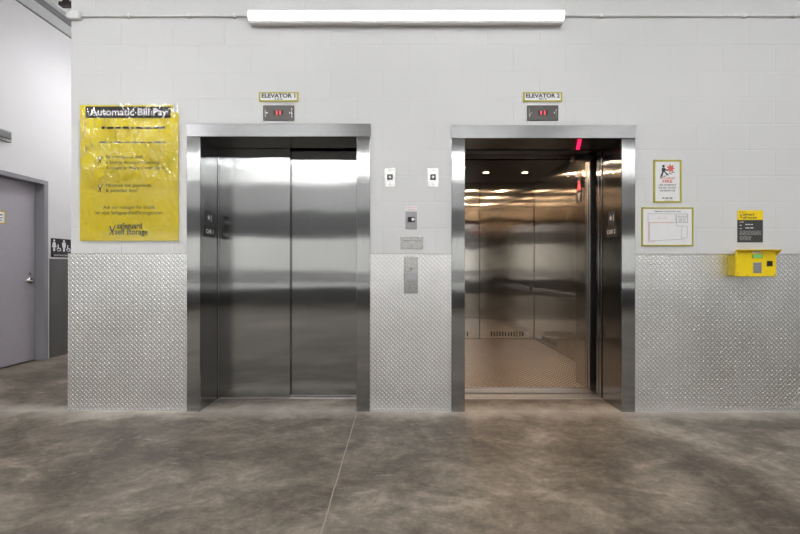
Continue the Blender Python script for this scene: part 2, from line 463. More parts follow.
for k in range(7):
    x = -3.80+k*.16
    MB().prism([(x, 4.10), (x+.04, 4.10), (x+.14, 4.5), (x+.10, 4.5)] if k % 2 == 0 else
               [(x+.10, 4.10), (x+.14, 4.10), (x+.04, 4.5), (x, 4.5)], 'Y', 1.33, 1.37).build('web_bar', t, 'joist')

# ------------------------------------------------------------------ left door
t = bpy.data.objects.new('door_1', None); COL.objects.link(t); t.location = (XL, (DY0+DY1)/2, 0); t['_o'] = tuple(t.location); struct(t)
fr = MB()
fw = .05
for (a, b) in ((DY0-fw+.03, DY0+.03), (DY1-.03, DY1+fw-.03)): fr.box(XL-.18, XL+.02, a, b, 0, DH+fw-.03)
fr.box(XL-.18, XL+.02, DY0+.03, DY1-.03, DH-.03, DH+fw-.03)
# stop
fr.box(XL-.17, XL-.137, DY1-.05, DY1-.03, 0, DH-.03).box(XL-.17, XL-.137, DY0+.03, DY1-.03, DH-.05, DH-.03)
fr.build('door_frame', t, 'framepaint', .003)
leaf = MB().box(XL-.135, XL-.090, DY0+.034, DY1-.034, .012, DH-.034).build('door_leaf', t, 'doorpaint', .002)
hz = .96; hy = DY1-.034-.07
h = MB().prism([(hy+.033*math.cos(2*PI*i/20), hz+.033*math.sin(2*PI*i/20)) for i in range(20)], 'X', XL-.090, XL-.078)
h.tube([(XL-.082, hy, hz), (XL-.030, hy, hz), (XL-.024, hy-.01, hz), (XL-.022, hy-.05, hz-.002), (XL-.022, hy-.125, hz-.004)], .011)
h.build('door_handle', t, 'chrome', 0, True)
MB().prism([(hy+.016*math.cos(2*PI*i/16), hz+.08+.016*math.sin(2*PI*i/16)) for i in range(16)], 'X', XL-.090, XL-.082).build('lock_cylinder', t, 'chrome')
for z in (.25, 1.05, 1.85):
    pass
t = thing('door_sign', 'small white sign with yellow edge on the grey door', 'sign', (XL-.090, 1.19, 1.594))
MB().box(XL-.090, XL-.086, 1.10, 1.275, 1.594, 1.737).build('sign_board', t, 'kiosk_dull')
mb = MB().box(XL-.086, XL-.0845, 1.113, 1.262, 1.607, 1.724).build('sign_face', t, 'white')
mb = MB(); mb.box(XL-.0845, XL-.084, 1.135, 1.24, 1.685, 1.70).box(XL-.0845, XL-.084, 1.135, 1.24, 1.655, 1.665).box(XL-.0845, XL-.084, 1.145, 1.23, 1.628, 1.636)
mb.build('lettering', t, 'greyink')
t = thing('wall_sensor', 'small grey box mounted high above the grey door', 'sensor', (XL, 1.2, 2.49))
MB().box(XL, XL+.035, 1.02, 1.225, 2.48, 2.60).build('housing', t, 'grey', .006)
MB().box(XL+.035, XL+.055, 1.07, 1.20, 2.51, 2.58).build('lens', t, 'beamdark', .006)
# restroom sign
ry0, ry1 = 1.735, 2.02
t = thing('restroom_sign', 'black restroom sign with white figures above tread plate on left passage wall', 'sign', (XL, (ry0+ry1)/2, 1.24))
MB().box(XL, XL+.006, ry0, ry1, 1.243, 1.476).build('sign_board', t, 'banner', .002)
mb = MB(); xf = XL+.0065
def circ(cy, cz, r, n=16): return [(cy+r*math.cos(2*PI*i/n), cz+r*math.sin(2*PI*i/n)) for i in range(n)]
for cy, kind in ((1.775, 'w'), (1.915, 'm')):
    mb.prism(circ(cy, 1.450, .013), 'X', xf-.0005, xf+.0005)
    if kind == 'w': mb.prism([(cy-.014, 1.432), (cy+.014, 1.432), (cy+.032, 1.367), (cy+.014, 1.367), (cy+.014, 1.317), (cy-.014, 1.317), (cy-.014, 1.367), (cy-.032, 1.367)], 'X', xf-.0005, xf+.0005)
    else: mb.prism([(cy-.026, 1.432), (cy+.026, 1.432), (cy+.026, 1.372), (cy+.014, 1.367), (cy+.014, 1.317), (cy-.014, 1.317), (cy-.014, 1.367), (cy-.026, 1.372)], 'X', xf-.0005, xf+.0005)
    c2 = cy+.068
    mb.prism(circ(c2-.012, 1.395, .009), 'X', xf-.0005, xf+.0005)
    mb.prism([(c2-.022, 1.385), (c2-.006, 1.385), (c2-.004, 1.360), (c2+.020, 1.360), (c2+.034, 1.325), (c2+.024, 1.322), (c2+.012, 1.348), (c2-.018, 1.348)], 'X', xf-.0005, xf+.0005)
    pts = circ(c2-.004, 1.342, .027, 20); inn = circ(c2-.004, 1.342, .019, 20)
    for i in range(8, 20):
        j = (i+1) % 20; mb.prism([pts[i], pts[j], inn[j], inn[i]], 'X', xf-.0005, xf+.0005)
mb.build('pictograms', t, 'white')
mb = MB(); text(mb, 'RESTROOMS', 1.877, 1.258, xf, .020, .21, 'C', 'white', .01, 'X+')
mb.build('lettering', t, 'white')
MB().box(XL+.005, XL+.0062, ry0+.01, ry1-.01, 1.296, 1.299).build('divider_line', t, 'greyink')

# ------------------------------------------------------------------ tread plate cladding
def plate_panel(x0, x1, label, top=1.222):
    t = thing('tread_plate', label, 'wall panel', ((x0+x1)/2, 0, 0), 'diamond tread plate wall panels')
    MB().box(x0, x1, -.004, -.0006, .012, top).build('sheet', t, 'plate')
    MB().box(x0, x1, -.006, -.0006, top, top+.005).build('edge_strip', t, 'alu')
    return t
plate_panel(XC-.022, E1[0]-.11, 'diamond tread plate left of elevator 1, under the yellow poster')
t = plate_panel(E1[1]+.105, E2[0]-.095, 'diamond tread plate between the two elevators')
plate_panel(E2[1]+.105, XR, 'diamond tread plate right of elevator 2, behind the yellow payment box')
t = thing('tread_plate', 'diamond tread plate under the restroom sign in the left passage', 'wall panel', (XL, 3, 0), 'diamond tread plate wall panels')
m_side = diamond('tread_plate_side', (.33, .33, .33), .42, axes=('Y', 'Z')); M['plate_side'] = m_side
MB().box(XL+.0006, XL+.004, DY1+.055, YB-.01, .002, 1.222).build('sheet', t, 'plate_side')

# ------------------------------------------------------------------ elevator frames
FD = .27
def frame(n, E):
    x0, x1 = E; HEAD = 2.13 if n == 1 else 2.118
    t = thing('elevator_door_frame', 'brushed steel frame around the %s' % ('closed doors of elevator 1' if n == 1 else 'open doorway of elevator 2'),
              'door frame', ((x0+x1)/2, 0, 0), 'brushed steel elevator door frames')
    w = .105
    for s, xa in ((-1, x0), (1, x1)):
        a, b = (xa-w, xa) if s < 0 else (xa, xa+w)
        j = MB().box(a, b, -.012, 0, 0, HEAD)
        c, d = (xa-.018, xa) if s < 0 else (xa, xa+.018)
        j.box(c, d, 0, FD, 0, HEAD)
        j.build('jamb', t, 'steel_frame', .003)
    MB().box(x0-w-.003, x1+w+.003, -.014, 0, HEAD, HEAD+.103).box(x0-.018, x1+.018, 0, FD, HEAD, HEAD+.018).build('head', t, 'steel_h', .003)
    s = MB().box(x0, x1, FD, .405, -.03, .004)
    for y in (.302, .375): s.box(x0, x1, y-.006, y+.006, .004, .0075)
    s.build('sill', t, 'alu')
    return t
frame(1, E1); frame(2, E2)
# the wall lining above the doors inside the shaft
for E in (E1, E2):
    struct(MB().box(E[0]-.15, E[1]+.75 if E is E2 else E[1]+.1, .20, .27, HEAD+.02, HEAD+.4).build('trim_door_header', mat='shaft'))

# closed doors of elevator 1
t = thing('elevator_door', 'closed two-panel brushed steel doors of elevator 1', 'elevator door', ((E1[0]+E1[1])/2, .28, 0))
xm = .5*(wx(289))*1.09
xs = -(400-290)/PPM*(D+.28)/D
MB().box(E1[0]-.02+.03, xs, .282, .312, .012, HEAD+.02).build('door_panel', t, 'steel_v', .002)
MB().box(xs-.06, E1[1]+.05, .319, .350, .012, HEAD+.02).build('door_panel', t, 'steel_v', .002)
MB().box(E1[0]-.018, E1[0]+.010, .275, .30, 0, HEAD+.02).build('strike_column', t, 'steel_frame', .002)
# parked doors of elevator 2
t = thing('elevator_door', 'retracted hall doors of elevator 2, their edges showing beside the right jamb', 'elevator door', (E2[1], .28, 0))
MB().box(E2[1]-.006, E2[1]+.63, .282, .317, .012, HEAD+.02).build('door_panel', t, 'steel_v', .002)
MB().box(E2[1]-.004, E2[1]+.63, .332, .367, .012, HEAD+.02).build('door_panel', t, 'steel_v', .002)

# ------------------------------------------------------------------ elevator car
CX0, CX1, CY0, CY1, CH = .37, 2.10, .57, 3.03, 2.45
t = thing('elevator_car', 'open steel elevator car with dark ceiling seen through doorway 2', 'elevator car', ((CX0+CX1)/2, 1.8, 0))
car = t
MB().box(CX0-.03, CX1+.03, .565, CY1+.03, -.06, -.004).build('platform', t, 'shaft')
MB().box(CX0, CX1, .60, CY1, -.004, 0).build('floor_plate', t, 'plate_floor')
s = MB().box(E2[0]-.1, E2[1]+.3, .435, .60, -.03, .004)
for y in (.455, .505, .555, .585): s.box(E2[0]-.1, E2[1]+.3, y-.006, y+.006, .004, .009)
s.build('car_sill', t, 'alu')
# back wall: two wide panels with seams; panels raised off a dark backing
MB().box(CX0-.03, CX1+.03, CY1+.012, CY1+.03, 0, CH).box(CX1+.012, CX1+.03, CY0, CY1+.02, 0, CH).box(CX0-.03, CX0-.012, CY0, CY1+.02, 0, CH).build('shell', t, 'black')
def vents(cx, mbv, kind):
    for k in range(12):
        a = cx-.25+k*.5/11*.98
        if kind == 'b': mbv.box(a, a+.016, CY1-.0008, CY1+.001, .045, .115)
        else: mbv.box(CX1-.0008, CX1+.001, a, a+.016, .045, .115)
for a, b in ((CX0+.004, 1.250-.25-.004), ):
    pass
for a, b in ((CX0+.003, 1.247), (1.253, CX1-.004)):
    p = MB().box(a, b, CY1, CY1+.012, .005, CH).build('back_panel', t, 'steel_car', .0015)
    v = MB(); vents((a+b)/2, v, 'b'); v.build('vent_slots', p, 'black')
for a, b in ((CY0+.20, 1.817), (1.823, CY1-.003)):
    p = MB().box(CX1, CX1+.012, a, b, .005, CH).build('side_panel', t, 'steel_car', .0015)
    v = MB(); vents((a+b)/2, v, 's'); v.build('vent_slots', p, 'black')
    MB().box(CX0-.012, CX0, a, b, .005, CH).build('side_panel', t, 'steel_car', .0015)
# front returns and transom
fr = MB().box(E2[1], CX1+.012, CY0+.01, CY0+.20, 0, CH)
fr = fr.build('front_return', t, 'steel_car', .002)
MB().box(CX0-.012, E2[0], CY0+.01, CY0+.20, 0, CH).build('front_return', t, 'steel_car', .002)
MB().box(E2[0], E2[1], CY0+.01, CY0+.07, HEAD, CH).build('transom', t, 'steel_car', .002)
# lantern on the right return, facing the doorway
yl = .69
ln = MB().box(E2[1]-.004, E2[1], yl-.035, yl+.035, 1.74, 1.97).build('direction_lantern', t, 'black')
def tri(cy, cz, h, up):
    s = 1 if up else -1
    return MB().prism([(cy-.032, cz-s*h/2), (cy+.032, cz-s*h/2), (cy, cz+s*h/2)], 'X', E2[1]-.0075, E2[1]-.004)
tri(yl, 1.905, .085, True).build('up_arrow', ln, 'red'); tri(yl, 1.795, .075, False).build('down_arrow', ln, 'whitetri')
# ceiling and downlights
MB().box(CX0-.012, CX1+.012, CY0+.01, CY1+.012, CH, CH+.03).build('car_ceiling', t, 'dark')
for dy in (1.05, 1.72, 2.40):
    for dx in (.66, 1.205, 1.75):
        c = MB().prism([(dx+.052*math.cos(2*PI*i/24), dy+.052*math.sin(2*PI*i/24)) for i in range(24)], 'Z', CH-.006, CH).build('downlight', t, 'chrome')
        MB().prism([(dx+.040*math.cos(2*PI*i/24), dy+.040*math.sin(2*PI*i/24)) for i in range(24)], 'Z', CH-.008, CH-.0055).build('bulb', c, 'bulb')
        L = bpy.data.lights.new('downlight_beam', 'AREA'); L.shape = 'DISK'; L.size = .07; L.energy = CAR_W; L.color = (1, .70, .45)
        lo = bpy.data.objects.new('downlight_beam', L); COL.objects.link(lo); lo.location = Vector((dx, dy, CH-.012))-Vector(car['_o']); lo.parent = car
# handrail on right wall
hr = MB().box(CX1-.055, CX1-.043, CY0+.35, CY1-.06, .745, .805).build('handrail', t, 'steel_bright', .004)
mb = MB()
for y in (1.1, 1.9, 2.75): MB().box(CX1-.043, CX1, y-.012, y+.012, .765, .785).build('rail_bracket', hr, 'chrome')
# car doors parked right, hanger track above
MB().box(E2[1]-.012, E2[1]+.63, .470, .505, .012, HEAD+.03).build('car_door_panel', t, 'steel_bright', .003)
MB().box(E2[1]-.010, E2[1]+.63, .520, .555, .012, HEAD+.03).build('car_door_panel', t, 'steel_bright', .003)
MB().box(E2[0]-.1, E2[1]+.6, .46, .57, HEAD+.035, HEAD+.16).build('door_track', t, 'led_plate')
mb = MB().box(E2[1]-.17, E2[1]-.01, .43, .50, HEAD-.055, HEAD-.012)
for k in range(5): mb.box(E2[1]-.11+k*.026, E2[1]-.098+k*.026, .42, .43, HEAD-.05, HEAD-.02)
mb.build('door_hanger', t, 'black')
# red strip under the head
t = thing('red_indicator_strip', 'thin glowing red strip under the head of the open doorway', 'indicator light', (1.45, .12, HEAD-.020))
MB().add([(1.385, .0, HEAD-.016), (1.412, .0, HEAD-.016), (1.512, .25, HEAD-.016), (1.485, .25, HEAD-.016),
          (1.385, .0, HEAD-.020), (1.412, .0, HEAD-.020), (1.512, .25, HEAD-.020), (1.485, .25, HEAD-.020)],
         [(0, 1, 2, 3), (7, 6, 5, 4), (0, 4, 5, 1), (1, 5, 6, 2), (2, 6, 7, 3), (3, 7, 4, 0)]).build('strip_lens', t, 'redstrip')

# jamb signs CAR 1 / CAR 2
def jamb_sign(n, X, face, yc):
    side = 'left' if n == 1 else 'right'
    t = thing('jamb_sign', 'black and white star and CAR %d sign on the %s jamb of elevator %d' % (n, side, n), 'sign', (X, yc, 1.36),
              'elevator car signs on the jambs')
    s = 1 if face == 'X+' else -1
    def slab(y0, y1, z0, z1, d, name, mat):
        a, b = (X, X+s*d) if s > 0 else (X-d, X)
        return MB().box(a, b, y0, y1, z0, z1).build(name, t, mat, .001)
    slab(yc-.045, yc+.05, 1.46, 1.575, .005, 'floor_tile', 'charcoal')
    slab(yc-.075, yc+.085, 1.365, 1.455, .005, 'car_tile', 'banner')
    xx = X+s*.0056
    mb = MB()
    c = (yc-.012*s if s > 0 else yc+.012, 1.520)
    star = [(c[0]+(.026 if i % 2 == 0 else .011)*math.sin(PI*i/5), c[1]+(.026 if i % 2 == 0 else .011)*math.cos(PI*i/5)) for i in range(10)]
    mb.prism(star, 'X', xx-.0004, xx+.0004)
    text(mb, '1', yc+.028*s, 1.495, xx, .050, None, 'C', None, .02, face)
    text(mb, 'CAR %d' % n, yc+.005, 1.393, xx, .034, .12, 'C', None, .02, face)
    mb.build('lettering', t, 'white')
jamb_sign(1, E1[0], 'X+', .125)
jamb_sign(2, E2[1], 'X-', .125)

# ------------------------------------------------------------------ signs and indicators over the doors
def elevator_sign(n, x0, x1, z0, z1):
    t = thing('elevator_sign', 'white ELEVATOR %d nameplate with olive yellow frame above the door frame' % n, 'sign', ((x0+x1)/2, 0, z0), 'elevator nameplates')
    MB().box(x0, x1, -.008, 0, z0, z1).build('sign_frame', t, 'olive', .001)
    MB().box(x0+.014, x1-.014, -.0092, -.008, z0+.011, z1-.011).build('sign_face', t, 'white')
    mb = MB(); xc = (x0+x1)/2
    text(mb, 'ELEVATOR %d' % n, xc, z0+.031, -.0096, .031, .262, 'C', 'ink', .035)
    scribble(mb, xc-.03, xc+.03, z0+.0155, .009, -.0093, 'greyink', n, .02)
    mb.build('lettering', t, 'ink')
elevator_sign(1, wx(259.2), wx(298.8), wz(101.8), wz(92.2))
elevator_sign(2, wx(523), wx(562), wz(101.8), wz(92.2))
def indicator(n, x0, x1, z0, z1):
    t = thing('position_indicator', 'bronze floor indicator with red digits below the ELEVATOR %d nameplate' % n, 'indicator', ((x0+x1)/2, 0, z0), 'floor position indicators')
    MB().box(x0, x1, -.010, 0, z0, z1).build('face_plate', t, 'led_plate', .002)
    xc, zc = (x0+x1)/2, (z0+z1)/2
    MB().box(xc-.040, xc+.040, -.0106, -.0098, zc-.018, zc+.018).build('display_window', t, 'black')
    mb = MB(); text(mb, '11', xc, zc-.012, -.0112, .026, .034, 'C', 'red', .03, space=1.3); mb.build('digits', t, 'red')
    for s in (-1, 1):
        mb = MB()
        mb.box(xc+s*.103-.0015, xc+s*.103+.0015, -.0108, -.0098, zc-.035, zc+.035); mb.disc(xc+s*.088, zc, .006, -.0112, -.0098, 12)
        mb.build('trim_mark', t, 'steel_bright')
indicator(1, wx(263.5), wx(294.5), wz(120.5), wz(105.5))
indicator(2, wx(527), wx(558), wz(120.5), wz(105.5))

# ------------------------------------------------------------------ panel between the doors
def lantern(x0, x1, z0, z1, which):
    t = thing('call_lantern', 'small steel plate with a black square button, %s' % which, 'call button', ((x0+x1)/2, 0, z0), 'square button plates between the elevators')
    MB().box(x0, x1, -.004, 0, z0, z1).build('face_plate', t, 'steel_bright', .0015)
    xc, zc = (x0+x1)/2, (z0+z1)/2+.003
    b = MB().box(xc-.021, xc+.021, -.010, -.004, zc-.021, zc+.021).build('button_housing', t, 'black', .002)
    MB().disc(xc, zc, .011, -.013, -.010).build('button', b, 'white')
    for zz in (z0+.022, z1-.018): MB().disc(xc, zz, .004, -.0055, -.004, 12).build('screw', t, 'beamdark')
lantern(wx(384.8), wx(395.6), wz(186.8), wz(168), 'left one, nearer elevator 1')
lantern(wx(427.8), wx(438.6), wz(186.8), wz(168), 'right one, nearer elevator 2')
t = thing('key_reader', 'grey reader plate with black and white knob under a pink tag', 'reader', (wx(411.5), 0, wz(229)))
MB().box(wx(405.8), wx(417.2), -.006, 0, wz(229), wz(211.3)).build('face_plate', t, 'grey', .0015)
MB().box(wx(408), wx(415), -.013, -.006, wz(222), wz(216.8)).build('button_housing', t, 'black', .002)
MB().disc(wx(413.2), wz(219.3), .012, -.016, -.013).build('knob', t, 'white')
t = thing('notice_tag', 'tiny pinkish tag with lettering above the grey reader plate', 'tag', (wx(411.5), 0, wz(210)))
MB().box(wx(406), wx(417), -.0015, 0, wz(210), wz(206)).build('tag_face', t, 'white')
mb = MB(); scribble(mb, wx(406.6), wx(416.4), wz(207.8), .007, -.0015, 'pinkink', 3, .016); scribble(mb, wx(408), wx(415), wz(209.6), .006, -.0015, 'pinkink', 5, .016)
mb.build('lettering', t, 'pinkink')
t = thing('intercom_plate', 'pale steel plate with slot, lock and corner screws below the reader', 'wall plate', (wx(412), 0, wz(249)))
x0, x1, z0, z1 = wx(400.7), wx(423.2), wz(248.8), wz(236)
MB().box(x0, x1, -.004, 0, z0, z1).build('face_plate', t, 'steel_bright', .0015)
mb = MB().box(x0+.028, x1-.028, -.0046, -.0038, z1-.036, z1-.026).prism([(x0+.02, z1-.020), (x0+.030, z1-.020), (x0+.036, z1-.036), (x0+.028, z1-.036)], 'Y', -.0046, -.0038).prism([(x1-.02, z1-.020), (x1-.030, z1-.020), (x1-.036, z1-.036), (x1-.028, z1-.036)], 'Y', -.0046, -.0038)
mb.build('slot', t, 'grey')
for a in (x0+.012, x1-.012):
    for b in (z0+.012, z1-.012): MB().disc(a, b, .0045, -.0055, -.004, 12).build('screw', t, 'beamdark')
l = MB().disc((x0+x1)/2, z0+.032, .013, -.007, -.004).build('lock_ring', t, 'grey')
MB().disc((x0+x1)/2, z0+.032, .009, -.008, -.007).build('lock_core', l, 'steel_bright')
# call station on the tread plate
t = thing('call_station', 'tall steel call button plate fixed on the tread plate between the elevators', 'call button', (wx(411), -.004, wz(293)))
x0, x1, z0, z1 = wx(404), wx(418.3), wz(293.2), wz(256.3)
MB().box(x0, x1, -.010, -.004, z0, z1).build('face_plate', t, 'steel_bright', .0015)
xc = (x0+x1)/2
MB().box(xc-.042, xc+.042, -.0106, -.0098, wz(280), wz(272.3)).build('reflected_band', t, 'grey')  # grey bar painted for the room's dark band reflected in the plate
b = MB().disc(xc, wz(268.3), .015, -.015, -.010).build('button', t, 'steel_bright'); MB().disc(xc, wz(268.3), .008, -.0165, -.015).build('button_cap', b, 'grey')
b = MB().disc(xc, wz(288), .019, -.016, -.010).build('key_switch', t, 'grey'); MB().box(xc-.002, xc+.002, -.0168, -.016, wz(288)-.009, wz(288)+.009).build('key_slot', b, 'ink')
MB().disc(xc, wz(258.4), .0045, -.0115, -.010, 12).build('screw', t, 'beamdark')

# ------------------------------------------------------------------ long lamp and conduits
K = (D-.08)/D
lx0, lx1 = wx(247.5)*K, wx(565)*K
zt, zb = EYE+(267-8.4)/PPM*K, EYE+(267-20.6)/PPM*K
t = thing('linear_wall_lamp', 'long glowing white strip lamp high above the elevators', 'lamp', ((lx0+lx1)/2, 0, zb))
MB().prism([(0, zb+.012), (-.055, zb), (-.062, zb+.012), (-.062, zt-.006), (-.055, zt), (0, zt)], 'X', lx0+.004, lx1-.004).build('housing', t, 'housing', .002)
MB().prism([(-.0625, zb+.016), (-.082, zb+.028), (-.085, (zt+zb)/2+.01), (-.080, zt-.014), (-.0625, zt-.006)], 'X', lx0+.006, lx1-.006).build('diffuser', t, 'lamp')
for a in (lx0, lx1-.005): MB().prism([(0, zb+.010), (-.060, zb-.001), (-.084, zb+.024), (-.087, (zt+zb)/2), (-.082, zt-.010), (-.055, zt+.001), (0, zt+.001)], 'X', a, a+.005).build('end_cap', t, 'housing')
zc = wz(16.7)
t = thing('conduit', 'thin painted conduit from the outer wall corner to the long lamp', 'conduit', (wx(160), 0, zc))
MB().tube([(wx(81), -.012, zc), (lx0, -.012, zc)], .006).build('pipe', t, 'conduit', 0, True)
for k in (130, 190, 235): MB().box(wx(k)-.008, wx(k)+.008, -.024, 0, zc-.014, zc+.014).build('strap', t, 'conduit', .003)
t = thing('conduit', 'thin painted conduit from the long lamp to the right', 'conduit', (wx(700), 0, zc))
MB().tube([(lx1, -.012, zc), (XR, -.012, zc)], .006).build('pipe', t, 'conduit', 0, True)
for k in (600, 743, 792): MB().box(wx(k)-.012, wx(k)+.012, -.024, 0, zc-.013, zc+.013).build('strap', t, 'conduit', .003)
t = thing('conduit_elbow', 'pale conduit elbow wrapping the outer wall corner near the ceiling', 'conduit fitting', (wx(74), 0, zc-.03))
MB().box(wx(71), wx(82.2), -.034, 0, zc-.030, zc+.034).build('elbow_body', t, 'conduit', .010)
MB().tube([(wx(71.2), -.012, zc), (wx(69.5), -.010, zc), (XC-.03, .03, zc+.01), (XC-.035, .3, zc+.02), (XC-.035, 1.2, zc+.02)], .022).build('pipe', t, 'conduit', 0, True)

# ------------------------------------------------------------------ yellow poster in its plastic sleeve
px0, px1, pz0, pz1 = wx(80.3), wx(178.7), wz(240.8), wz(112.8)
t = thing('bill_pay_poster', 'large yellow Automatic Bill Pay poster under crinkled clear plastic', 'poster', ((px0+px1)/2, 0, pz0))
MB().box(px0, px1, -.006, -.0006, pz0, pz1).box(px0, wx(172.8), -.006, -.0006, pz1, wz(105.2)).build('poster_sheet', t, 'yellow')
bx0, bx1, bz0, bz1 = wx(86), wx(171.2), wz(118), wz(106.6)
MB().box(bx0, bx1, -.0075, -.006, bz0, bz1).build('banner', t, 'banner')
mb = MB(); text(mb, 'Automatic Bill Pay', (bx0+bx1)/2+.004, bz0+.020, -.0079, .056, .60, 'C', 'white', .02); mb.build('banner_lettering', t, 'white')
mb = MB(); y = -.0066; pc = (px0+px1)/2
scribble(mb, wx(102), wx(165), wz(129), .020, y, 'ink', 1, .05); scribble(mb, wx(100), wx(166), wz(143), .012, y, 'greyink', 2, .05)
for i, s in enumerate(('Easy to sign up with', 'a Savings Account, Checking', 'Account or Major Credit Card')):
    text(mb, s, wx(106.5), wz(158.2+5.6*i), y, .026, None, 'L', 'charcoal', .0)
for i, s in enumerate(('Minimize late payments', '& potential fees!')):
    text(mb, s, wx(106.5), wz(186.8+5.2*i), y, .027, None, 'L', 'charcoal', .0)
text(mb, 'Ask our manager for details', pc, wz(208.8), y, .028, .40, 'C', 'charcoal')
text(mb, 'or visit SafeguardSelfStorage.com', pc, wz(214.3), y, .028, .52, 'C', 'charcoal')
mb.build('body_lettering', t, 'charcoal')
mb = MB()
text(mb, 'safeguard', wx(117.5), wz(228.4), y, .046, .195, 'L', 'ink', .022)
text(mb, 'self storage', wx(115.5), wz(234.4), y, .046, .255, 'L', 'ink', .022)
def emblem(mb, cx, cz, k, y, a='ink', b='white'):
    # leaning tick-shaped figure with a pale chest
    mb.prism([(cx-.5*k, cz+.9*k), (cx-.25*k, cz+.9*k), (cx+.15*k, cz-.1*k), (cx+.9*k, cz+1.3*k), (cx+1.0*k, cz+1.25*k), (cx+.25*k, cz-.6*k), (cx+.05*k, cz-.6*k)], 'Y', y, y+.0003, a)
    mb.prism([(cx-.05*k, cz-.4*k), (cx+.15*k, cz-.4*k), (cx-.35*k, cz-1.2*k), (cx-.55*k, cz-1.2*k)], 'Y', y, y+.0003, a)
    mb.prism([(cx+.1*k, cz-.4*k), (cx+.3*k, cz-.4*k), (cx+.45*k, cz-1.2*k), (cx+.22*k, cz-1.2*k)], 'Y', y, y+.0003, a)
    mb.prism([(cx-.05*k, cz+.55*k), (cx+.25*k, cz+.6*k), (cx+.3*k, cz+.2*k), (cx+.1*k, cz+.05*k)], 'Y', y-.0004, y-.0001, b)
emblem(mb, wx(112), wz(230), .034, y)
emblem(mb, wx(100), wz(159.5), .026, y); emblem(mb, wx(100), wz(188), .026, y)
mb.build('logo', t, 'ink')
# crinkled film
nx, nz = 150, 190
fx0, fx1, fz0, fz1 = px0-.006, px1+.006, pz0-.004, wz(104.2)
vs, fs = [], []
for j in range(nz+1):
    for i in range(nx+1):
        u, v = i/nx, j/nz
        x, z = fx0+(fx1-fx0)*u, fz0+(fz1-fz0)*v
        env = (max(0, min(1, (v-.38)/.22))*.95+.05)*(1-.6*max(0, min(1, (v-.86)/.05)))
        p = Vector((x*5.2+z*2.2, z*3.9-x*2.2, 3.1))
        q = noise.noise(p*1.4)*1.0+(1-abs(noise.noise(Vector((p.x*3.8, p.y*1.7, 8.0))))*2.2)*.62+(1-abs(noise.noise(Vector((p.x*7.0, p.y*4.6, 1.0))))*2)*.22
        edge = min(1, min(u, 1-u)*14, min(v, 1-v)*14)
        d = .016+.032*env*(q+.6)*edge
        vs.append((x, -max(.0082, d), z))
for j in range(nz):
    for i in range(nx):
        a = j*(nx+1)+i; fs.append((a, a+1, a+nx+2, a+nx+1))
MB().add(vs, fs).build('plastic_sleeve', t, 'film', 0, True)

# ------------------------------------------------------------------ right-hand signs
def framed(name, label, x0, x1, z0, z1, w, round_=.004):
    t = thing(name, label, 'sign', ((x0+x1)/2, 0, z0))
    MB().frame(x0, x1, z0, z1, w, -.012, 0).build('sign_frame', t, 'olive', round_)
    MB().box(x0+w*.6, x1-w*.6, -.006, 0, z0+w*.6, z1-w*.6).build('sign_face', t, 'white')
    return t
x0, x1, z0, z1 = wx(652.8), wx(680.8), wz(202.5), wz(159.7)
t = framed('fire_sign', 'upright framed fire warning sign with running figure and flame', x0, x1, z0, z1, .014)
mb = MB(); y = -.0066; xc = (x0+x1)/2
fx, fz = wx(665.3), wz(171)          # running figure
mb.disc(fx-.020, fz+.038, .011, y, y+.0004, 14, 'ink')
mb.prism([(fx-.034, fz+.024), (fx-.010, fz+.026), (fx-.004, fz-.008), (fx-.030, fz-.008)], 'Y', y, y+.0004, 'ink')
mb.prism([(fx-.010, fz+.024), (fx+.016, fz+.004), (fx+.012, fz-.002), (fx-.014, fz+.012)], 'Y', y, y+.0004, 'ink')
mb.prism([(fx-.030, fz-.006), (fx-.018, fz-.006), (fx-.030, fz-.044), (fx-.046, fz-.044)], 'Y', y, y+.0004, 'ink')
mb.prism([(fx-.016, fz-.006), (fx-.006, fz-.004), (fx+.018, fz-.026), (fx+.010, fz-.032)], 'Y', y, y+.0004, 'ink')
for k in range(5): mb.box(fx-.046+k*.022, fx-.022+k*.022, y, y+.0004, fz-.052+k*.010, fz-.047+k*.010, 'ink')
for k in range(7):                    # flame
    a = k/7*2*PI; mb.prism([(fx+.036+.020*math.cos(a-.4), fz+.020+.020*math.sin(a-.4)), (fx+.036+.034*math.cos(a), fz+.022+.036*math.sin(a)), (fx+.036+.020*math.cos(a+.4), fz+.020+.020*math.sin(a+.4)), (fx+.036, fz+.02)], 'Y', y, y+.0004, 'redink')
mb.build('fire_emblem', t, 'ink')
mb = MB()
text(mb, 'IN CASE OF', xc, wz(178.8), y, .013, .115, 'C', 'redink', .02)
text(mb, 'FIRE', xc, wz(182.6), y, .024, .075, 'C', 'redink', .02)
text(mb, 'USE STAIRWAY', xc, wz(185.6), y, .013, .135, 'C', 'ink', .02)
text(mb, 'FOR EXIT. DO NOT', xc, wz(188.4), y, .013, .135, 'C', 'ink', .02)
text(mb, 'USE ELEVATOR', xc, wz(191.2), y, .013, .120, 'C', 'ink', .02)
scribble(mb, xc-.04, xc+.045, wz(198.4), .010, y, 'charcoal', 7, .025); scribble(mb, xc-.02, xc+.04, wz(200.2), .005, y, 'greyink', 8, .02)
mb.build('lettering', t, 'ink')
x0, x1, z0, z1 = wx(641), wx(692.6), wz(245.8), wz(207)
t = framed('evacuation_map', 'wide framed evacuation plan with pink floor lines', x0, x1, z0, z1, .012)
mb = MB(); y = -.0066
def ln(xa, za, xb, zb_, w, mat):
    xa, xb = wx(xa), wx(xb); za, zb_ = wz(za), wz(zb_)
    d = Vector((xb-xa, zb_-za)); n = Vector((-d.y, d.x)).normalized()*w/2
    mb.prism([(xa+n.x, za+n.y), (xb+n.x, zb_+n.y), (xb-n.x, zb_-n.y), (xa-n.x, za-n.y)], 'Y', y, y+.0004, mat)
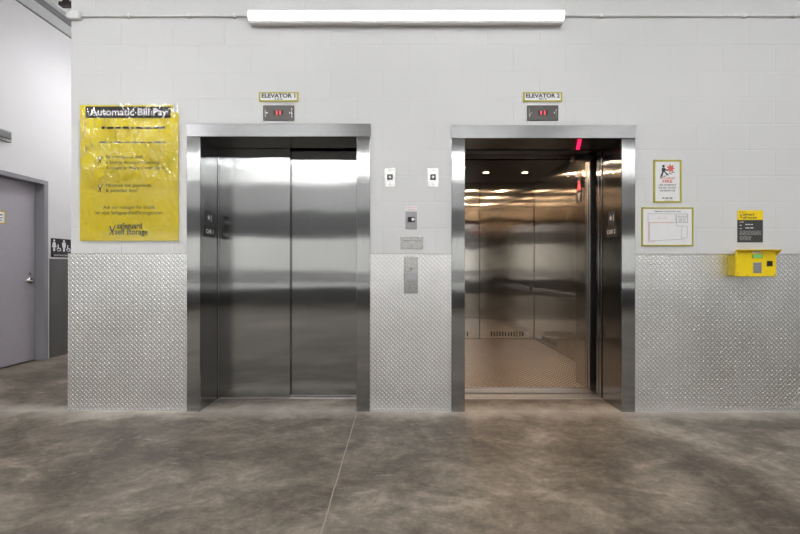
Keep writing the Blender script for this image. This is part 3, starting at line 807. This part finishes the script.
for a in ((647.5, 213.5, 674, 213.5), (647.5, 213.5, 647.5, 222), (649, 222.5, 649, 240.5), (649, 240.5, 681, 239), (681, 239, 681, 227), (686.5, 226, 686.5, 237), (676, 225.5, 686.5, 226), (681, 239, 686.5, 237), (674, 213.5, 676, 225.5)): ln(*a, .0028, 'grey')
for a in ((648, 222.3, 674, 222.3), (648, 222.3, 648, 241.5), (648, 241.5, 654, 241.5)): ln(*a, .0055, 'pinkink')
for a in ((657, 219, 659, 216.5), (659, 216.5, 660, 219), (662, 218.5, 664, 217), (664, 217, 666, 219)): ln(*a, .003, 'pinkink')
text(mb, 'EMERGENCY EVACUATION PLAN', wx(667), wz(211.8), y, .010, .20, 'C', 'ink', .01)
mb.build('map_drawing', t, 'ink')
lg = MB().frame(wx(675.5), wx(687), wz(222.3), wz(213.5), .002, y-.0003, y+.0003)
for k in range(4): scribble(lg, wx(677+(k > 1)*1.0), wx(686), wz(216.3+k*1.6), .006, y, 'grey', 20+k, .02)
lg.build('legend', t, 'ink')
x0, x1, z0, z1 = wx(737), wx(762), wz(242), wz(210)
t = thing('office_notice', 'dark notice with yellow top band above the yellow payment box', 'sign', ((x0+x1)/2, 0, z0))
zm = wz(219.6)
MB().box(x0, x1, -.005, 0, z0, zm).build('lower_panel', t, 'charcoal')
MB().box(x0, x1, -.005, 0, zm, z1).build('top_band', t, 'kiosk')
mb = MB(); y = -.0055
emblem(mb, x0+.022, wz(215.2), .016, y)
text(mb, 'safeguard', x0+.040, wz(215.2), y, .020, .085, 'L', 'ink', .02)
text(mb, 'self storage', x0+.036, wz(218.3), y, .020, .110, 'L', 'ink', .02)
scribble(mb, x0+.012, x0+.06, wz(212), .005, y, 'ink', 33, .015)
mb.build('logo', t, 'ink')
mb = MB()
scribble(mb, x0+.014, x0+.05, wz(222), .006, y, 'white', 31, .02)
for i, z in enumerate((225.2, 228.6)):
    scribble(mb, x0+.014, x0+.030, wz(z), .006, y, 'white', 41+i, .02); scribble(mb, x0+.058, x0+.12, wz(z-.6), .008, y, 'white', 51+i, .025)
for i in range(4): scribble(mb, x0+.014, x1-.014, wz(231+i*1.15), .0045, y, 'grey', 61+i, .02)
for i in range(4): scribble(mb, x0+.014, x0+.105, wz(236.2+i*1.15), .0045, y, 'grey', 71+i, .02)
mb.build('lettering', t, 'white')

# ------------------------------------------------------------------ yellow payment box
kx0, kx1, kf = 2.535, 2.836, -.09
kz0, kz1 = 1.052, 1.257
t = thing('payment_box', 'bright yellow payment box with keypad and green display on the tread plate', 'payment box', ((kx0+kx1)/2, 0, kz0))
MB().box(kx0+.006, kx1-.01, kf+.012, -.0066, kz0+.004, 1.212).build('back_box', t, 'kiosk_dull', .003)
MB().box(kx0, kx1, kf, kf+.012, kz0, kz1-.01).build('front_plate', t, 'kiosk', .003)
MB().box(kx0, kx1+.0, kf-.045, kf+.004, kz1-.010, kz1-.002).prism([(kf, kz1-.05), (kf, kz1-.01), (kf-.045, kz1-.01)], 'X', kx1-.006, kx1).build('hood', t, 'kiosk', .002)
def kxp(p): return (p-400)/PPM*(D+kf)/D
def kzp(p): return EYE+(267-p)/PPM*(D+kf)/D
d = MB().box(kxp(751.8), kxp(762.2), kf-.004, kf, kzp(257.8), kzp(253.6)).build('display_bezel', t, 'olive', .001)
MB().box(kxp(752.8), kxp(761), kf-.005, kf-.004, kzp(257.2), kzp(254.4)).build('display', d, 'lcd')
MB().box(kxp(752), kxp(760.5), kf-.003, kf, kzp(252.8), kzp(250.6)).build('slip_slot', t, 'whitetri')
k = MB().box(kxp(752.9), kxp(761), kf-.003, kf, kzp(272.6), kzp(261.8)).build('keypad', t, 'grey')
for r in range(4):
    for c in range(3):
        xa = kxp(754.5+2.45*c); za = kzp(263.7+2.55*r)
        MB().box(xa-.0075, xa+.0075, kf-.006, kf-.003, za-.007, za+.007).build('key', k, 'keypad', .001)
MB().box(kxp(766.3), kxp(771.8), kf-.005, kf, kzp(265.6), kzp(260.4)).build('card_reader', t, 'black', .002)
for a, b in ((738, 272.5), (747, 274.3), (774, 274), (738, 253)): MB().disc(kxp(a), kzp(b), .004, kf-.002, kf, 12).build('screw', t, 'beamdark')

# ------------------------------------------------------------------ added lamps, out of view, lighting the hall and left passage
def added_hall_lamp(x, y, label):
    t = thing('added_strip_lamp', label, 'lamp', (x, y, 3.98), 'added unseen strip lamps of the hall')
    MB().box(x-1.2, x+1.2, y-.06, y+.06, 4.01, 4.08).build('housing', t, 'housing')
    MB().box(x-1.19, x+1.19, y-.05, y+.05, 3.985, 4.01).build('diffuser', t, 'clamp')
    for s in (-1, 1): MB().tube([(x+s, y, 4.08), (x+s, y, H)], .004, 6).build('hanger', t, 'beamdark')
for yy, nm in ((-2.2, 'nearest'), (-4.6, 'middle'), (-7.0, 'rearmost')):
    for xx, nx_ in ((-6.2, 'far left'), (-2.3, 'left'), (1.2, 'centre'), (4.6, 'right')):
        added_hall_lamp(xx, yy, 'added unseen strip lamp of the hall, %s row, %s' % (nm, nx_))
def added_passage_lamp(x, y0, y1, z, label):  # added out of view to brighten the left wall
    t = thing('added_passage_lamp', label, 'lamp', (x, (y0+y1)/2, z), 'added unseen strip lamps along the left passage')
    MB().box(x-.08, x+.08, y0, y1, z+.03, z+.10).build('housing', t, 'housing')
    MB().box(x-.07, x+.07, y0+.01, y1-.01, z, z+.03).build('diffuser', t, 'added_plamp')
    for y in (y0+.3, y1-.3): MB().tube([(x, y, z+.10), (x, y, H)], .004, 6).build('hanger', t, 'beamdark')
added_passage_lamp(-3.08, 1.6, 4.0, 3.9, 'added unseen strip lamp deep inside the left passage')
added_passage_lamp(-3.6, -4.2, -1.8, 3.7, 'added unseen strip lamp before the mouth of the left passage')
for o in S.objects:
    if '_o' in o: del o['_o']
